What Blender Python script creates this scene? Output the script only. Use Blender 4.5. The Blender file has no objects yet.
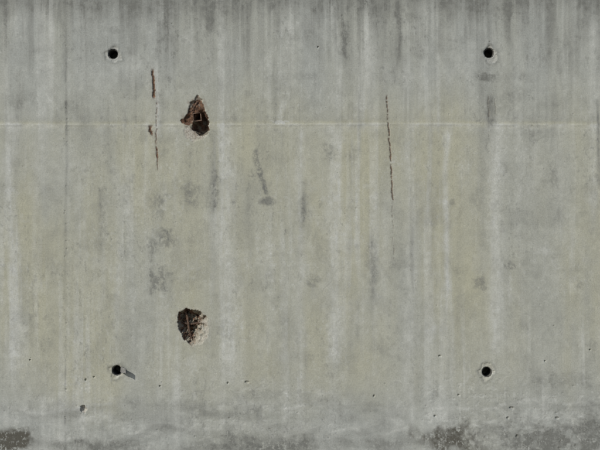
import bpy, math, numpy as np
from mathutils import Vector
PX=0.003; ZC=1.30
rng=np.random.default_rng(7)
def U(u): return (u-300)*PX
def V(v): return ZC+(225-v)*PX
scene=bpy.context.scene
# ------------------------------------------------------------------ noise
TAB=rng.random((512,512)).astype(np.float32)
def vn(x,y,s=0):
    x=np.asarray(x)+s*37.31; y=np.asarray(y)+s*91.7
    xi=np.floor(x).astype(np.int64); yi=np.floor(y).astype(np.int64)
    fx=(x-xi); fy=(y-yi); fx=fx*fx*(3-2*fx); fy=fy*fy*(3-2*fy)
    a=TAB[xi&511,yi&511]; b=TAB[(xi+1)&511,yi&511]; c=TAB[xi&511,(yi+1)&511]; d=TAB[(xi+1)&511,(yi+1)&511]
    return (a*(1-fx)+b*fx)*(1-fy)+(c*(1-fx)+d*fx)*fy
def fbm(x,y,s=0,o=4,g=0.5):
    t=0;a=1;n=0
    for i in range(o):
        t=t+a*vn(x*2**i,y*2**i,s+i*3.7); n+=a; a*=g
    return t/n
def ss(a,b,x):
    t=np.clip((x-a)/(b-a),0,1); return t*t*(3-2*t)
# ------------------------------------------------------------------ grid (wall units: 3 mm)
def axis(a,b,lo,hi,st=0.58):
    core=np.arange(a,b+st,st)
    def out(start,end,sgn):
        r=[];p=start;d=st
        while True:
            d=min(d*1.18,40); p=p+sgn*d
            if (p-end)*sgn>=0: r.append(end);break
            r.append(p)
        return r
    return np.array(out(a,lo,-1)[::-1]+list(core)+out(core[-1],hi,1))
ua=axis(-14,614,-2200,2600)
va=axis(-12,462,-330,225+(ZC+0.15)/PX)
NU,NV=len(ua),len(va)
u,v=np.meshgrid(ua,va)
D=np.zeros_like(u)
dark=np.zeros_like(u); light=np.zeros_like(u); ochre=np.zeros_like(u)
rust=np.zeros_like(u); fresh=np.zeros_like(u); damp_shade=np.zeros_like(u)
def win(u0,u1,v0,v1):
    i0,i1=np.searchsorted(va,[v0,v1]); j0,j1=np.searchsorted(ua,[u0,u1])
    return (slice(i0,i1),slice(j0,j1))
D+=0.5*(fbm(u/90,v/90,1,3)-.5)+0.12*(fbm(u/9,v/9,2,3)-.5)
# ---- big tone
top=1-ss(95,160,v+24*(fbm(u/40,v/40,3)-.5))
ochre+=ss(60,150,v+40*(fbm(u/50,v/50,4)-.5))*(1-ss(370,430,v+60*(fbm(u/60,v/60,5)-.5)))*(0.32+0.6*ss(.3,.7,fbm(u/45,v/160,6,4)))
ochre+=0.25*ss(.4,.7,fbm(u/30,v/200,7,4))
wob=26*fbm(u/12,v/90,8,4)+20*(fbm(u/70,u*0,9)-.5)
dark+=0.70*(1-ss(-4,22,v-wob+9))
wob2=95*fbm(u/9,v/300,10,4)
dark+=0.42*(1-ss(-10,50,v-wob2+18))*ss(.38,.60,fbm(u/5,v/120,19,4,.6))
st1=fbm(u/9,v/170,11,4,.55); st2=fbm(u/26,v/260,12,4); st3=fbm(u/3.0,v/60,13,3)
light+=0.52*ss(.53,.74,st1)*ss(.35,.6,st2)
dark+=0.34*ss(.52,.74,fbm(u/11,v/130,14,5,.6))*(0.4+0.6*top)
dark+=0.22*ss(.58,.82,st3)*(0.3+0.7*top)
light+=0.16*ss(.58,.82,fbm(u/2.4,v/75,15,3))
mot=fbm(u/22,v/28,16,6,.65); dark+=.26*ss(.5,.70,mot); light+=.24*ss(.52,.72,fbm(u/18,v/24,17,6,.65))
m2=fbm(u/5,v/6,18,4,.65); dark+=.18*ss(.52,.70,m2)
# crisp flecks of dirt and laitance
dark+=.38*ss(.66,.74,fbm(u/2.6,v/4.5,20,3,.6))*ss(.42,.62,fbm(u/40,v/60,29,3))
light+=.38*ss(.67,.75,fbm(u/2.8,v/4.0,34,3,.6))*ss(.42,.62,fbm(u/40,v/60,35,3))
def drip(uc,v0,v1,w,a,target,sway=3,seed=0,fade=25):
    W=win(uc-w*3-6,uc+w*3+6,v0-fade,v1+fade)
    uu,vv=u[W],v[W]
    c=uc+sway*(vn(vv/45,vv*0,seed+uc*.13)-.5)*2
    ww=w*(0.7+0.6*vn(vv/20,vv*0,seed+uc*.31))
    m=np.exp(-((uu-c)/ww)**2)*ss(v0-fade*.4,v0+fade*.3,vv)*(1-ss(v1-fade,v1+fade,vv))
    m*=0.30+1.1*fbm(uu/3,vv/16,uc*.07+seed,5,.6)
    target[W]+=a*m
for (uc,v0,v1,w,a) in [(12,110,370,6,.75),(35,140,330,3,.35),(52,0,90,4,.35),(118,170,330,4,.45),(146,120,300,3,.3),(175,130,220,3,.3),
    (228,130,380,8,.8),(226,30,130,5,.3),(290,0,100,5,.3),(300,130,380,5,.4),(335,130,360,7,.75),(357,40,250,3,.3),(384,205,330,5,.4),(410,120,400,5,.55),
    (447,128,300,3,.95),(472,10,120,4,.3),(497,120,350,7,.9),(520,60,260,4,.3),(560,130,240,6,.35),(594,20,220,5,.65),(574,0,80,4,.35),
    (85,10,100,4,.3),(420,0,110,4,.3),(366,0,90,4,.3),(105,200,300,3,.3),(270,210,330,3,.3),(157,66,130,2.0,1.1),(16,0,60,3,.3),(240,280,420,4,.3)]:
    drip(uc,v0,v1,w,a,light)
for (uc,v0,v1,w,a) in [(64,0,80,2.5,.5),(398,0,62,2.3,.95),(345,22,60,4,.6),(278,0,45,3,.4),(131,0,60,6,.4),(170,0,45,8,.4),(210,0,30,8,.5),
    (440,0,55,4,.4),(508,0,40,5,.55),(528,0,60,3,.4),(550,0,35,5,.45),(303,180,228,2.6,.6),(372,235,300,3,.45),(412,225,290,1.6,.6),(66,90,300,1.5,.4),(100,190,260,2.2,.3),
    (110,110,175,3,.3),(188,150,215,4,.4),(214,130,215,3.5,.5),(305,330,400,2,.3),(460,180,260,2,.25),(598,100,185,2,1.0),(357,300,345,2.5,.35),(330,0,60,2,.3),(490,96,122,4,.9),(150,255,290,2.5,.4),(275,60,130,2,.3),
    (244,0,50,5,.35),(470,0,40,7,.35),(585,0,50,5,.35),(30,0,70,5,.3),(88,0,40,6,.35),(310,0,40,6,.3),(375,0,35,5,.3),(432,120,280,3,.2),(482,150,330,3,.15),(350,140,350,3,.25),(214,200,360,4,.2),(250,180,380,4,.2)]:
    drip(uc,v0,v1,w,a,dark,2,5,8)
def blob(uc,vc,ru,rv,a,target,seed=0,thr=.42,fs=5,rot=0):
    R=max(ru,rv)*2.2
    W=win(uc-R,uc+R,vc-R,vc+R); uu,vv=u[W]-uc,v[W]-vc
    c,s=math.cos(rot),math.sin(rot); x=(uu*c+vv*s)/ru; y=(-uu*s+vv*c)/rv
    r=np.sqrt(x*x+y*y)+1.7*(fbm(uu/fs,vv/fs,seed+uc*.17,5,.6)-.5)
    n=fbm(uu/2.2,vv/3.0,seed+vc*.11,5,.7)
    target[W]+=a*(1-ss(.35,1.2,r))*(0.10+0.90*ss(thr-.09,thr+.12,n))
for b in [(256,158,3.2,10,1.0,-.16),(260,172,3.0,12,1.1,-.2),(265,187,2.6,10,1.0,-.2),(330,151,8,8,.9,.3),(303,206,5,15,.55,0),(485,76,10,7,1.1,.2),(522,77,4,6,.8,0),
    (160,280,15,13,1.1,0),(166,238,10,10,.95,0),(152,247,6,8,.85,0),(158,205,8,20,.6,0),(191,195,11,13,.65,0),(216,190,6,20,.6,0),(213,28,14,10,.4,0),
    (480,283,9,8,.75,0),(511,266,8,5,.8,0),(372,262,8,28,.5,0),(345,40,7,22,.5,0),(505,12,14,12,.5,0),(452,203,5,5,.65,0),(313,281,9,6,.65,0),
    (104,215,6,28,.4,0),(350,155,14,7,.4,0),(20,98,16,12,.35,0),(520,95,14,8,.4,0),(550,180,10,14,.3,0),(395,265,12,7,.35,0),(580,285,6,4,.6,0),(305,76,18,5,.4,0),(260,395,18,8,.35,0),(455,355,10,14,.25,0),(116,30,8,4,.55,0)]:
    blob(b[0],b[1],b[2],b[3],b[4],dark,rot=b[5])
blob(266,201,7,4.5,1.2,dark,seed=4,thr=.25,fs=9)
for k in range(170):
    uc,vc=rng.uniform(0,600),rng.uniform(0,440)
    blob(uc,vc,rng.uniform(2,11),rng.uniform(3,18),rng.uniform(.12,.42),dark if rng.random()<.6 else light,seed=k,fs=4)
# bottom zone
low=ss(385,408,v+26*(fbm(u/45,v/30,21)-.5))
light+=0.32*low*ss(.35,.65,fbm(u/30,v/12,22,5,.6))
dark+=0.36*low*ss(.45,.68,fbm(u/35,v/13,23,6,.65))
dark+=0.60*ss(.45,.62,fbm(u/7,v/5,24,5,.6))*ss(385,440,v)*(0.2+.8*ss(430,560,u))
for b in [(12,440,28,12,1.6),(268,445,54,13,.95),(452,440,38,18,1.2),(105,447,44,9,.7),(205,447,22,7,.5),(380,446,24,8,.6),(535,440,36,16,1.0),(590,436,20,22,.9),(345,420,30,5,.35),(180,405,40,5,.35),(560,380,26,10,.35)]:
    blob(b[0],b[1],b[2],b[3],b[4],damp_shade if b[4]>1.1 else dark,thr=.36,fs=14)
damp_shade+=0.75*ss(446,500,v+22*(fbm(u/30,v/30,25)-.5))
for (s_,lev) in ((26,432),(27,405),(28,444)):
    e=v-lev-34*(fbm(u/55,u*0,s_,4)-.5); dark+=.36*np.exp(-((e-2)/5)**2)*ss(.35,.6,fbm(u/30,v/20,s_+5)); light+=.5*np.exp(-((e+1.5)/1.6)**2)*ss(.4,.65,fbm(u/24,v/20,s_+5))
# ---- formwork seam
sv=125+1.6*(fbm(u/90,u*0,30,3)-.5)
sd=v-sv; sb=ss(.15,.75,fbm(u/22,u*0,32,3))
D-=0.34*np.exp(-(sd/1.2)**2)*(0.15+0.9*ss(.2,.8,vn(u/11,u*0,31)))
D+=0.10*ss(-.8,.8,sd)
light+=0.50*np.exp(-((sd-0.3)/1.9)**2)*(.3+.9*sb)
light+=0.22*np.exp(-((sd-3)/4)**2)*sb
ochre+=1.0*np.exp(-((sd+.5)/3.0)**2)*(.3+.7*sb)
dark+=0.26*np.exp(-((sd+5)/3.5)**2)*(.3+.7*vn(u/20,v/3,33))
def vseam(uc,v0,v1,h,a,seed):
    W=win(uc-10,uc+10,v0,v1); uu,vv=u[W],v[W]
    c=uc+1.2*(vn(vv/50,vv*0,seed)-.5); x=uu-c
    br=ss(.4,.7,fbm(vv/6,vv*0,seed+3,3))*ss(.3,.6,vn(vv/60,vv*0,seed+8))
    D[W]+=h*np.exp(-(x/.8)**2)*br
    dark[W]+=a*np.exp(-(x/1.3)**2)*(.25+br)
    light[W]+=a*.8*np.exp(-((x-2.2)/1.7)**2)*(.4+.6*vn(vv/20,vv*0,seed+5))
vseam(66,-12,462,.24,.36,41); vseam(299,130,462,.18,.28,42); vseam(411,130,420,.1,.2,43); vseam(533,-12,462,.08,.12,44); vseam(181,130,300,.08,.14,45)
# ---- pits
def pit(uc,vc,r,d,el=1.0,dk=.0):
    W=win(uc-r*2.5-1,uc+r*2.5+1,vc-r*2.5-1,vc+r*2.5+1); x=(u[W]-uc)/el; y=v[W]-vc
    rr=np.sqrt(x*x+y*y)/r+.5*(vn(x/r*1.3+uc,y/r*1.3+vc,3)-.5)
    m=1-ss(.5,1.05,rr); D[W]+=d*m; dark[W]+=dk*m
for k in range(150):
    pit(rng.uniform(-10,610),rng.uniform(-10,370),rng.uniform(.4,.8),rng.uniform(.2,.5),1,.25)
for k in range(120):
    vc=368+rng.beta(1.3,1.3)*94; uc=rng.uniform(-10,610)
    if rng.random()<.45: uc=rng.uniform(420,612)
    pit(uc,vc,rng.uniform(.4,.85),rng.uniform(.25,.6),rng.uniform(.8,1.8),.25)
for k in range(22): pit(66+rng.normal(0,1),rng.uniform(20,440),rng.uniform(.4,.9),.6,1,.25)
for (a,b,r) in [(247,382,1.3),(228,383,1.1),(86,380,1.2),(94,377,1.0),(545,361,1.0),(440,356,1.1),(512,408,1.7),(517,436,1.6),(508,418,1.3),(374,396,1.1),
    (435,416,1.3),(459,395,1.0),(557,418,1.2),(30,360,.9),(160,386,1.0),(590,350,.9),(318,47,.9)]:
    pit(a,b,r,1.2,rng.uniform(1,1.8),.3)
sc=ss(.61,.67,fbm(u/6,v/4,50,4))*ss(368,385,v)*ss(.45,.6,fbm(u/40,v/30,51))
D+=0.16*sc; light+=.25*sc
def sdf(poly,uu,vv):
    d=np.full(uu.shape,1e9); ins=np.zeros(uu.shape,bool); n=len(poly)
    for i in range(n):
        ax,ay=poly[i]; bx,by=poly[(i+1)%n]; ex,ey=bx-ax,by-ay
        t=np.clip(((uu-ax)*ex+(vv-ay)*ey)/(ex*ex+ey*ey),0,1)
        d=np.minimum(d,np.hypot(uu-ax-t*ex,vv-ay-t*ey))
        c=((ay>vv)!=(by>vv))&(uu<(bx-ax)*(vv-ay)/((by-ay) if by!=ay else 1e-9)+ax); ins^=c
    return np.where(ins,d,-d)
def clearw(W,m):
    for t in (dark,light,damp_shade): t[W]*=(1-m)
HOLES=[(113,54),(489,53),(117,370.5),(487,372)]
for k,(a,b) in enumerate(HOLES):
    W=win(a-26,a+26,b-26,b+26); x=u[W]-a; y=v[W]-b; r=np.hypot(x,y); th=np.arctan2(y,x)
    R=7.6+3.4*(vn(np.cos(th)*1.6+5,np.sin(th)*1.6+5,60+k)-.5)*2+1.4*(vn(np.cos(th)*6+9,np.sin(th)*6+9,61+k)-.5)
    ch=1-ss(R-1.0,R+.6,r+.8*(fbm(x/2,y/2,62+k)-.5))
    D[W]+=ch*(0.2+0.7*vn(x/3,y/3,63+k))
    dark[W]*=(1-.5*ch); fresh[W]+=ch*.18
    rim=np.exp(-((r-R-1.2)/1.6)**2); D[W]-=.15*rim
    dark[W]+=.50*rim*(.4+.9*vn(th*2,r/4,64+k))
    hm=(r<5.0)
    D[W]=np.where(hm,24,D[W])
    fresh[W]=np.where(hm,0,fresh[W]); damp_shade[W]=np.where(hm,1.2,damp_shade[W])  # hole interior coloured near black, painting in the shade of the recess
# cavity A
PA=[(198,94),(203,101),(206,110),(209.5,122),(209,133),(202,136.5),(194,132),(189,126),(182,123.5),(180.5,120),(187,114),(190,103),(194,100)]
W=win(165,226,80,152); uu,vv=u[W],v[W]
s=sdf(PA,uu,vv)+3.2*(fbm(uu/3,vv/3,70,4)-.5)
ins=ss(0,.8,s); nz=fbm(uu/3.2,vv/3.2,71,4)
clearw(W,ins)
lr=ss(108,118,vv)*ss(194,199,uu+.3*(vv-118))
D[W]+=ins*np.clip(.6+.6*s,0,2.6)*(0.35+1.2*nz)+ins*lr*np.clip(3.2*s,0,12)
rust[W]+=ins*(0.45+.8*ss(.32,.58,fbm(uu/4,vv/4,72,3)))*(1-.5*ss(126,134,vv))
damp_shade[W]+=ins*.7*lr  # painted shadow: cavity darkened in colour below right of the tube
fresh[W]+=ins*.35*ss(.45,.6,fbm(uu/3,vv/3,75,3))*(1-lr)
PA2=[(187,124),(196,128),(208,134),(205,139),(192,142),(185,137),(183,130)]
s2=sdf(PA2,uu,vv)+3.4*(fbm(uu/3,vv/3,73,4)-.5); i2=ss(0,1.2,s2)*(1-ins)
D[W]+=i2*.45*(.3+nz); fresh[W]+=i2*.55; rust[W]+=i2*.2*ss(.4,.6,fbm(uu/3,vv/3,76,3))
halo=ss(0,3,s+4)*(1-ins); rust[W]+=.32*halo*ss(.45,.7,fbm(uu/5,vv/5,74))
# cavity B
PB=[(178.5,312),(186,308),(194,309),(201,312),(208,318),(209.5,327),(207,338),(201,345),(192,346),(185,341),(180,333),(177,322)]
W=win(160,228,292,364); uu,vv=u[W],v[W]
s=sdf(PB,uu,vv)+4.4*(fbm(uu/3.2,vv/3.2,80,4,.6)-.5)
ins=ss(0,.8,s); nz=fbm(uu/2.8,vv/2.8,81,4,.6)
clearw(W,ins)
deep=(1-ss(192,208,uu+0.45*(vv-326)+11*(fbm(uu/5,vv/5,84)-.5)))
D[W]+=ins*(np.clip(.4+.3*s,0,1.3)*(.2+1.3*nz)+deep*np.clip(2.0*s,0,10)*(.35+1.1*nz))
rust[W]+=ins*(.12+deep*(.34+.6*ss(.38,.6,fbm(uu/3,vv/3,82,3))))
fresh[W]+=ins*(1-.8*deep)*(.22+.34*ss(.35,.6,fbm(uu/2.5,vv/2.5,83,4)))
halo=ss(0,3,s+4)*(1-ins); fresh[W]+=halo*.15
PC=[(80,406),(85,405),(87.5,409),(85,414),(80.5,412)]
W=win(70,98,396,424); uu,vv=u[W],v[W]; s=sdf(PC,uu,vv)+1.6*(fbm(uu/2,vv/2,90,3)-.5); ins=ss(0,.7,s)
D[W]+=ins*np.clip(.6+1.2*s,0,3.5)*ss(-1,2,88-uu); fresh[W]+=ins*.5
def line(pts,w,d,ra,seed,gap=.45,da=0,halo=.1):
    x0,x1=min(p[0] for p in pts)-8,max(p[0] for p in pts)+8; y0,y1=pts[0][1]-3,pts[-1][1]+3
    W=win(x0,x1,y0,y1); uu,vv=u[W],v[W]
    c=np.interp(vv,[p[1] for p in pts],[p[0] for p in pts])+1.1*(fbm(vv/5,vv*0,seed,4,.6)-.5)*2
    ww=w*(.35+1.2*fbm(vv/2.5,vv*0,seed+1,3)); on=ss(gap-.12,gap+.12,fbm(vv/2.2,vv*0,seed+2,2))*ss(pts[0][1],pts[0][1]+4,vv)*(1-ss(pts[-1][1]-4,pts[-1][1],vv))
    m=(1-ss(.4,1.25,np.abs(uu-c)/ww+.5*(fbm(uu,vv/1.5,seed+4,2)-.5)))*on
    D[W]+=d*m; rust[W]+=ra*m; damp_shade[W]+=da*m
    h=np.exp(-((uu-c)/2.4)**2)*ss(pts[0][1]-2,pts[0][1]+6,vv)*(1-ss(pts[-1][1]-6,pts[-1][1]+2,vv)); rust[W]+=halo*ra*h
line([(386.5,94),(388.5,130),(391,165),(393,203)],.8,.6,.55,100,.36,1.0,.14)
line([(392,200),(394,262)],.6,.25,.1,103,.45,.5)
line([(152.5,68),(154,84),(154,100)],1.35,1.1,.85,110,.25,.4,.14)
line([(151,124),(150,131),(152,137)],1.9,1.0,.9,120,.15,.5)
line([(157,100),(156,145),(158,172)],.75,.4,.5,130,.38,.4)
line([(156,146),(158,160)],1.0,.6,.6,140,.3,.5)
line([(488,95),(489,122)],.8,.3,.1,150,.3,.5)
line([(495,97),(495,118)],.6,.2,.05,151,.3,.4)
for (a,b,c,dd) in [(153,84,6,18),(151,131,5,8),(195,112,18,20),(190,325,18,18)]:
    blob(a,b,c,dd,.12,rust,seed=9,fs=7)
blob(281,122,9,2.5,1.2,light,fs=3); blob(283,108,4,14,.6,light,rot=.35,fs=4)
cr=np.abs(fbm(u/60,v/60,180,4)-.5); m=np.exp(-(cr/.0022)**2)*ss(.5,.62,fbm(u/80,v/80,181))
D+=.12*m; dark+=.2*m
# ------------------------------------------------------------------ mesh
co=np.empty((NV*NU,3),np.float32)
co[:,0]=((u-300)*PX).ravel(); co[:,1]=(D*PX).ravel(); co[:,2]=(ZC+(225-v)*PX).ravel()
idx=np.arange(NV*NU).reshape(NV,NU)
a=idx[:-1,:-1];b=idx[1:,:-1];c=idx[1:,1:];d=idx[:-1,1:]
q=np.stack([a,b,c,d],-1).reshape(-1,4)
dr=np.stack([D[:-1,:-1],D[1:,:-1],D[1:,1:],D[:-1,1:]],-1).reshape(-1,4); steep=(dr.max(1)-dr.min(1))>0.7
bd=np.concatenate([idx[0,:],idx[1:,-1],idx[-1,-2::-1],idx[-2:0:-1,0]])
nb=len(bd); bco=co[bd].copy(); bco[:,1]=.35
co=np.vstack([co,bco]); bi=np.arange(nb)+NV*NU
rim=np.stack([bd,np.roll(bd,-1),np.roll(bi,-1),bi],-1)
corners=[0,NU-1,NU-1+NV-1,2*(NU-1)+NV-1]
back=np.array([[bi[k] for k in corners]])
q=np.vstack([q,rim,back]).astype(np.int32)
sm=np.concatenate([~steep,np.zeros(nb+1,bool)])
me=bpy.data.meshes.new("concrete_wall")
me.vertices.add(len(co)); me.vertices.foreach_set("co",co.ravel())
me.loops.add(q.size); me.loops.foreach_set("vertex_index",q.ravel())
me.polygons.add(len(q)); me.polygons.foreach_set("loop_start",np.arange(len(q),dtype=np.int32)*4)
me.polygons.foreach_set("use_smooth",sm)
me.update(calc_edges=True)
def attr(name,r,g,b):
    arr=np.zeros((len(co),4),np.float32); n=NV*NU
    for k,t in enumerate((r,g,b)): arr[:n,k]=np.clip(t,0,1.5).ravel()
    arr[:,3]=1
    at=me.color_attributes.new(name,'FLOAT_COLOR','POINT'); at.data.foreach_set("color",arr.ravel())
attr("weather",dark,light,ochre); attr("damage_shade",rust,fresh,damp_shade)  # last channel carries real damp plus painted shade of holes and cavity A
wall=bpy.data.objects.new("concrete_wall",me); scene.collection.objects.link(wall)
# ------------------------------------------------------------------ materials
class N:
    def __init__(s,name):
        s.m=bpy.data.materials.new(name); s.m.use_nodes=True; s.t=s.m.node_tree; s.bs=s.t.nodes["Principled BSDF"]
    def n(s,ty,**k):
        x=s.t.nodes.new(ty)
        for a,b in k.items(): setattr(x,a,b)
        return x
    def l(s,a,b): s.t.links.new(a,b)
    def noise(s,vec,scale,det=6,rough=.6,sc=None):
        if sc:
            mp=s.n('ShaderNodeMapping'); mp.inputs['Scale'].default_value=sc; s.l(vec,mp.inputs[0]); vec=mp.outputs[0]
        x=s.n('ShaderNodeTexNoise'); x.inputs['Scale'].default_value=scale; x.inputs['Detail'].default_value=det; x.inputs['Roughness'].default_value=rough
        s.l(vec,x.inputs['Vector']); return x.outputs['Fac']
    def rng(s,f,a,b,c,d):
        x=s.n('ShaderNodeMapRange'); s.l(f,x.inputs[0])
        for i,k in enumerate((a,b,c,d)): x.inputs[i+1].default_value=k
        return x.outputs[0]
    def math(s,op,a,b):
        x=s.n('ShaderNodeMath',operation=op)
        for i,k in enumerate((a,b)):
            if isinstance(k,(int,float)): x.inputs[i].default_value=k
            else: s.l(k,x.inputs[i])
        return x.outputs[0]
    def mix(s,f,a,b,bt='MIX'):
        x=s.n('ShaderNodeMix',data_type='RGBA',blend_type=bt,clamp_factor=True)
        for i,k in ((0,f),(6,a),(7,b)):
            if isinstance(k,(int,float)): x.inputs[i].default_value=k
            elif isinstance(k,tuple): x.inputs[i].default_value=k+(1,)
            else: s.l(k,x.inputs[i])
        return x.outputs[2]
    def gray(s,f):
        x=s.n('ShaderNodeCombineColor'); [s.l(f,x.inputs[i]) for i in range(3)]; return x.outputs[0]
def concrete():
    M=N("weathered_concrete"); P=M.n('ShaderNodeTexCoord').outputs['Object']
    A=M.n('ShaderNodeAttribute',attribute_name="weather"); B=M.n('ShaderNodeAttribute',attribute_name="damage_shade")
    sa=M.n('ShaderNodeSeparateColor'); M.l(A.outputs['Color'],sa.inputs[0]); sb=M.n('ShaderNodeSeparateColor'); M.l(B.outputs['Color'],sb.inputs[0])
    n1=M.noise(P,6,6,.62); n2=M.noise(P,45,6,.72); n3=M.noise(P,230,3,.8)
    c=M.mix(M.rng(n1,.35,.65,0,1),(.308,.320,.298),(.346,.358,.330))
    c=M.mix(M.math('MULTIPLY',sa.outputs[2],.85),c,(.372,.366,.280))
    c=M.mix(M.math('MULTIPLY',sa.outputs[1],M.rng(n2,.3,.6,.45,.9)),c,(.475,.485,.452))
    dk=M.math('MULTIPLY',sa.outputs[0],M.rng(n2,.35,.6,.5,1.0))
    c=M.mix(M.math('MULTIPLY',dk,.8),c,(.158,.161,.146))
    c=M.mix(M.math('MULTIPLY',sb.outputs[2],M.rng(n2,.35,.55,.5,.85)),c,(.090,.086,.071))
    fr=M.mix(M.rng(n3,.4,.6,0,1),(.27,.24,.20),(.50,.47,.42))
    c=M.mix(sb.outputs[1],c,fr)
    ru=M.mix(M.rng(M.noise(P,150,4,.7),.35,.62,0,1),(.045,.031,.023),(.175,.100,.062))
    c=M.mix(sb.outputs[0],c,ru)
    c=M.mix(1.0,c,M.gray(M.rng(n3,.3,.7,.87,1.13)),'MULTIPLY')
    c=M.mix(1.0,c,M.gray(M.rng(n2,.3,.7,.92,1.08)),'MULTIPLY')
    vo=M.n('ShaderNodeTexVoronoi'); vo.inputs['Scale'].default_value=170; M.l(P,vo.inputs['Vector'])
    sp=M.math('MULTIPLY',M.rng(vo.outputs['Distance'],.08,.16,1,0),M.rng(n2,.48,.56,0,1))
    c=M.mix(M.math('MULTIPLY',sp,.3),c,(.13,.13,.12))
    M.l(c,M.bs.inputs['Base Color']); M.bs.inputs['Roughness'].default_value=.92; M.bs.inputs['Specular IOR Level'].default_value=.25
    h=M.math('ADD',M.math('MULTIPLY',n3,.35),M.math('MULTIPLY',n2,.65)); h=M.math('SUBTRACT',h,M.math('MULTIPLY',sp,.4))
    bu=M.n('ShaderNodeBump'); bu.inputs['Strength'].default_value=.5; bu.inputs['Distance'].default_value=.0022; M.l(h,bu.inputs['Height']); M.l(bu.outputs[0],M.bs.inputs['Normal'])
    return M.m
me.materials.append(concrete())
def simple(name,c1,c2,scale,rough=.8,metal=0,bump=.001):
    M=N(name); P=M.n('ShaderNodeTexCoord').outputs['Object']; f=M.noise(P,scale,6,.65)
    M.l(M.mix(M.rng(f,.35,.65,0,1),c1,c2),M.bs.inputs['Base Color']); M.bs.inputs['Roughness'].default_value=rough; M.bs.inputs['Metallic'].default_value=metal
    bu=M.n('ShaderNodeBump'); bu.inputs['Distance'].default_value=bump; M.l(f,bu.inputs['Height']); M.l(bu.outputs[0],M.bs.inputs['Normal']); return M.m
mr=simple("rusted_steel",(.045,.033,.026),(.15,.088,.055),180,.85,.1)
msleeve=simple("grimy_plastic",(.05,.05,.046),(.12,.118,.105),120,.7)
def obj(name,vs,fs,mat,parent=None,smooth=False):
    m=bpy.data.meshes.new(name); m.from_pydata(vs,[],fs); m.update(); m.materials.append(mat)
    if smooth: m.polygons.foreach_set("use_smooth",[True]*len(m.polygons))
    o=bpy.data.objects.new(name,m); scene.collection.objects.link(o)
    if parent: o.parent=parent
    return o
def ring_tube(prof_out,prof_in,cx,cz,y0,y1):
    n=len(prof_out); vs=[];fs=[]
    for y in (y0,y1):
        for p in prof_out: vs.append((cx+p[0],y,cz+p[1]))
        for p in prof_in: vs.append((cx+p[0],y,cz+p[1]))
    for i in range(n):
        j=(i+1)%n
        fs+= [(i,j,n+j,n+i),(2*n+i,3*n+i,3*n+j,2*n+j),(i,2*n+i,2*n+j,j),(n+i,n+j,3*n+j,3*n+i)]
    return vs,fs
for (a_,b_) in HOLES:
    n=40
    o_=[(math.cos(t)*.0162,math.sin(t)*.0162) for t in [2*math.pi*i/n for i in range(n)]]
    i_=[(math.cos(t)*.0136*(1+.03*math.sin(3*t+a_)),math.sin(t)*.0136*(1+.03*math.cos(2*t+a_))) for t in [2*math.pi*i/n for i in range(n)]]
    vs,fs=ring_tube(o_,i_,U(a_),V(b_),.0045,.071)
    obj("tie_hole_sleeve",vs,fs,msleeve)
def rsq(h,r,n=5):
    p=[]
    for k,(sx,sy) in enumerate([(1,1),(-1,1),(-1,-1),(1,-1)]):
        for i in range(n):
            t=math.pi/2*(k+i/(n-1)); p.append((sx*(h-r)+r*math.cos(t),sy*(h-r)+r*math.sin(t)))
    return p
vs,fs=ring_tube(rsq(.0130,.003),rsq(.0098,.002),0,0,-.005,.058)
vs=[(x+.0012*(float(vn(x*260,z*260,11))-.5),y+.005*(float(vn(x*200,z*200,12))-.5)*(y<0),z+.0012*(float(vn(x*260,z*260,13))-.5)) for x,y,z in vs]
tube=obj("square_steel_tube",vs,fs,simple("weathered_steel",(.045,.030,.021),(.16,.10,.065),170,.85,.1))
tube.location=(U(197.0),0,V(117)); tube.rotation_euler=(math.radians(4),math.radians(-7),math.radians(3))
def rod(name,pts,r,mat,n=14,rib=0):
    P=[Vector(p) for p in pts]
    Q=[]
    for i in range(len(P)-1):
        k=max(2,int((P[i+1]-P[i]).length/.0012))
        Q+=[P[i].lerp(P[i+1],j/k) for j in range(k)]
    Q.append(P[-1]); vs=[];fs=[]
    for i,p in enumerate(Q):
        t=(Q[min(i+1,len(Q)-1)]-Q[max(i-1,0)]).normalized(); s_=t.cross(Vector((.1,.9,.3))).normalized(); w_=t.cross(s_)
        rr=r*(1+ (rib if i%5==0 else 0))*(.8+.4*float(vn(i/4,r*900,5)))
        for k in range(n):
            an=2*math.pi*k/n; vs.append(tuple(p+s_*rr*math.cos(an)+w_*rr*math.sin(an)))
    for i in range(len(Q)-1):
        for k in range(n): fs.append((i*n+k,i*n+(k+1)%n,(i+1)*n+(k+1)%n,(i+1)*n+k))
    fs.append(tuple(range(n))[::-1]); fs.append(tuple(range((len(Q)-1)*n,len(Q)*n)))
    return obj(name,vs,fs,mat,smooth=True)
rod("exposed_rebar",[(U(201.5),.018,V(94)),(U(197),.008,V(102)),(U(191),.009,V(111)),(U(184),.016,V(122))],.0034,mr,rib=.25)
rod("exposed_rebar",[(U(182),.026,V(305)),(U(187),.018,V(318)),(U(189),.018,V(332)),(U(193),.028,V(345))],.0034,mr,rib=.25)
rod("exposed_rebar",[(U(174),.030,V(320)),(U(188),.022,V(325)),(U(201),.018,V(323))],.0026,mr,rib=.25)
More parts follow.
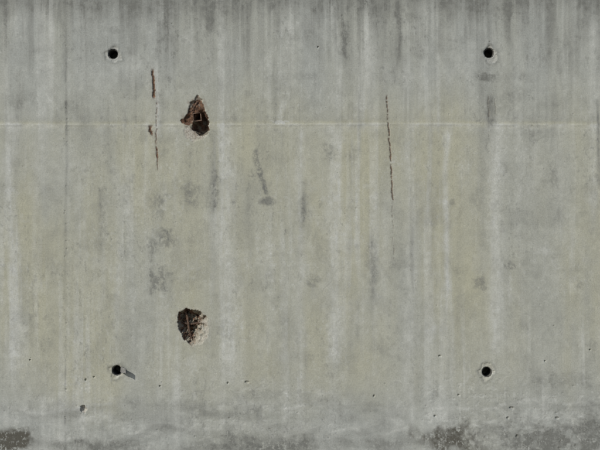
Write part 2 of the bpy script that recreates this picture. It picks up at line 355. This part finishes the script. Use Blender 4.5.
# broken flap of the sleeve bent out of the lower-left hole
vs=[];fs=[];K=8
for i in range(K+1):
    t=i/K
    cx=U(119.5)+.012*t+.010*t*t; y=.018-.052*t+.010*t*t; hz=.0105*(1-.35*t)+.0012*float(vn(i*.9,3,7)); cz=V(370)-.001*t
    for (dy,dz) in ((0,hz),(.0022,hz),(.0022,-hz*.8),(0,-hz*.8)): vs.append((cx+(.0018 if dy else 0),y+dy,cz+dz+.001*math.sin(i*2.1)))
for i in range(K):
    for k in range(4): fs.append((i*4+k,i*4+(k+1)%4,(i+1)*4+(k+1)%4,(i+1)*4+k))
fs+=[(3,2,1,0),(K*4,K*4+1,K*4+2,K*4+3)]
obj("broken_sleeve_flap",vs,fs,simple("chalky_plastic",(.12,.12,.115),(.25,.25,.235),200,.75))
# ------------------------------------------------------------------ ground
xs=np.concatenate([-np.geomspace(3000,6,14),np.linspace(-5,5,80),np.geomspace(6,3000,14)]); ys=np.concatenate([-np.geomspace(3000,6,14),np.linspace(-5,1,50),np.geomspace(2,3000,14)])
gx,gy=np.meshgrid(xs,ys); gz=.05*(fbm(gx*1.3,gy*1.3,200,4)-.5)*(np.abs(gx)<50)
gi=np.arange(gx.size).reshape(gx.shape)
gf=np.stack([gi[:-1,:-1],gi[:-1,1:],gi[1:,1:],gi[1:,:-1]],-1).reshape(-1,4).tolist()
obj("ground",np.stack([gx,gy,gz],-1).reshape(-1,3).tolist(),gf,simple("dry_soil",(.13,.11,.08),(.26,.23,.18),9,.95,0,.02),smooth=True)
# ------------------------------------------------------------------ light
to_sun=Vector((-.57,-.56,.52)).normalized()
L=bpy.data.lights.new("sun","SUN"); L.energy=3.25; L.angle=math.radians(.5); L.color=(1,.965,.91)
so=bpy.data.objects.new("sun",L); scene.collection.objects.link(so); so.rotation_euler=(to_sun).to_track_quat('Z','Y').to_euler(); so.location=(-4,-5,6)
w=bpy.data.worlds.new("World"); scene.world=w; w.use_nodes=True
sk=w.node_tree.nodes.new('ShaderNodeTexSky'); sk.sky_type='NISHITA'; sk.sun_disc=False
sk.sun_elevation=math.asin(to_sun.z); sk.sun_rotation=math.atan2(to_sun.x,to_sun.y)
bg=w.node_tree.nodes['Background']; bg.inputs[1].default_value=.10; w.node_tree.links.new(sk.outputs[0],bg.inputs[0])
scene.view_settings.view_transform='Standard'; scene.view_settings.look='None'; scene.view_settings.exposure=0
# ------------------------------------------------------------------ camera
cd=bpy.data.cameras.new("camera"); cd.sensor_width=36; cd.lens=36*3.6/1.8; cd.clip_end=10000
cam=bpy.data.objects.new("camera",cd); scene.collection.objects.link(cam); cam.location=(0,-3.6,ZC); cam.rotation_euler=(math.radians(90),0,0); scene.camera=cam
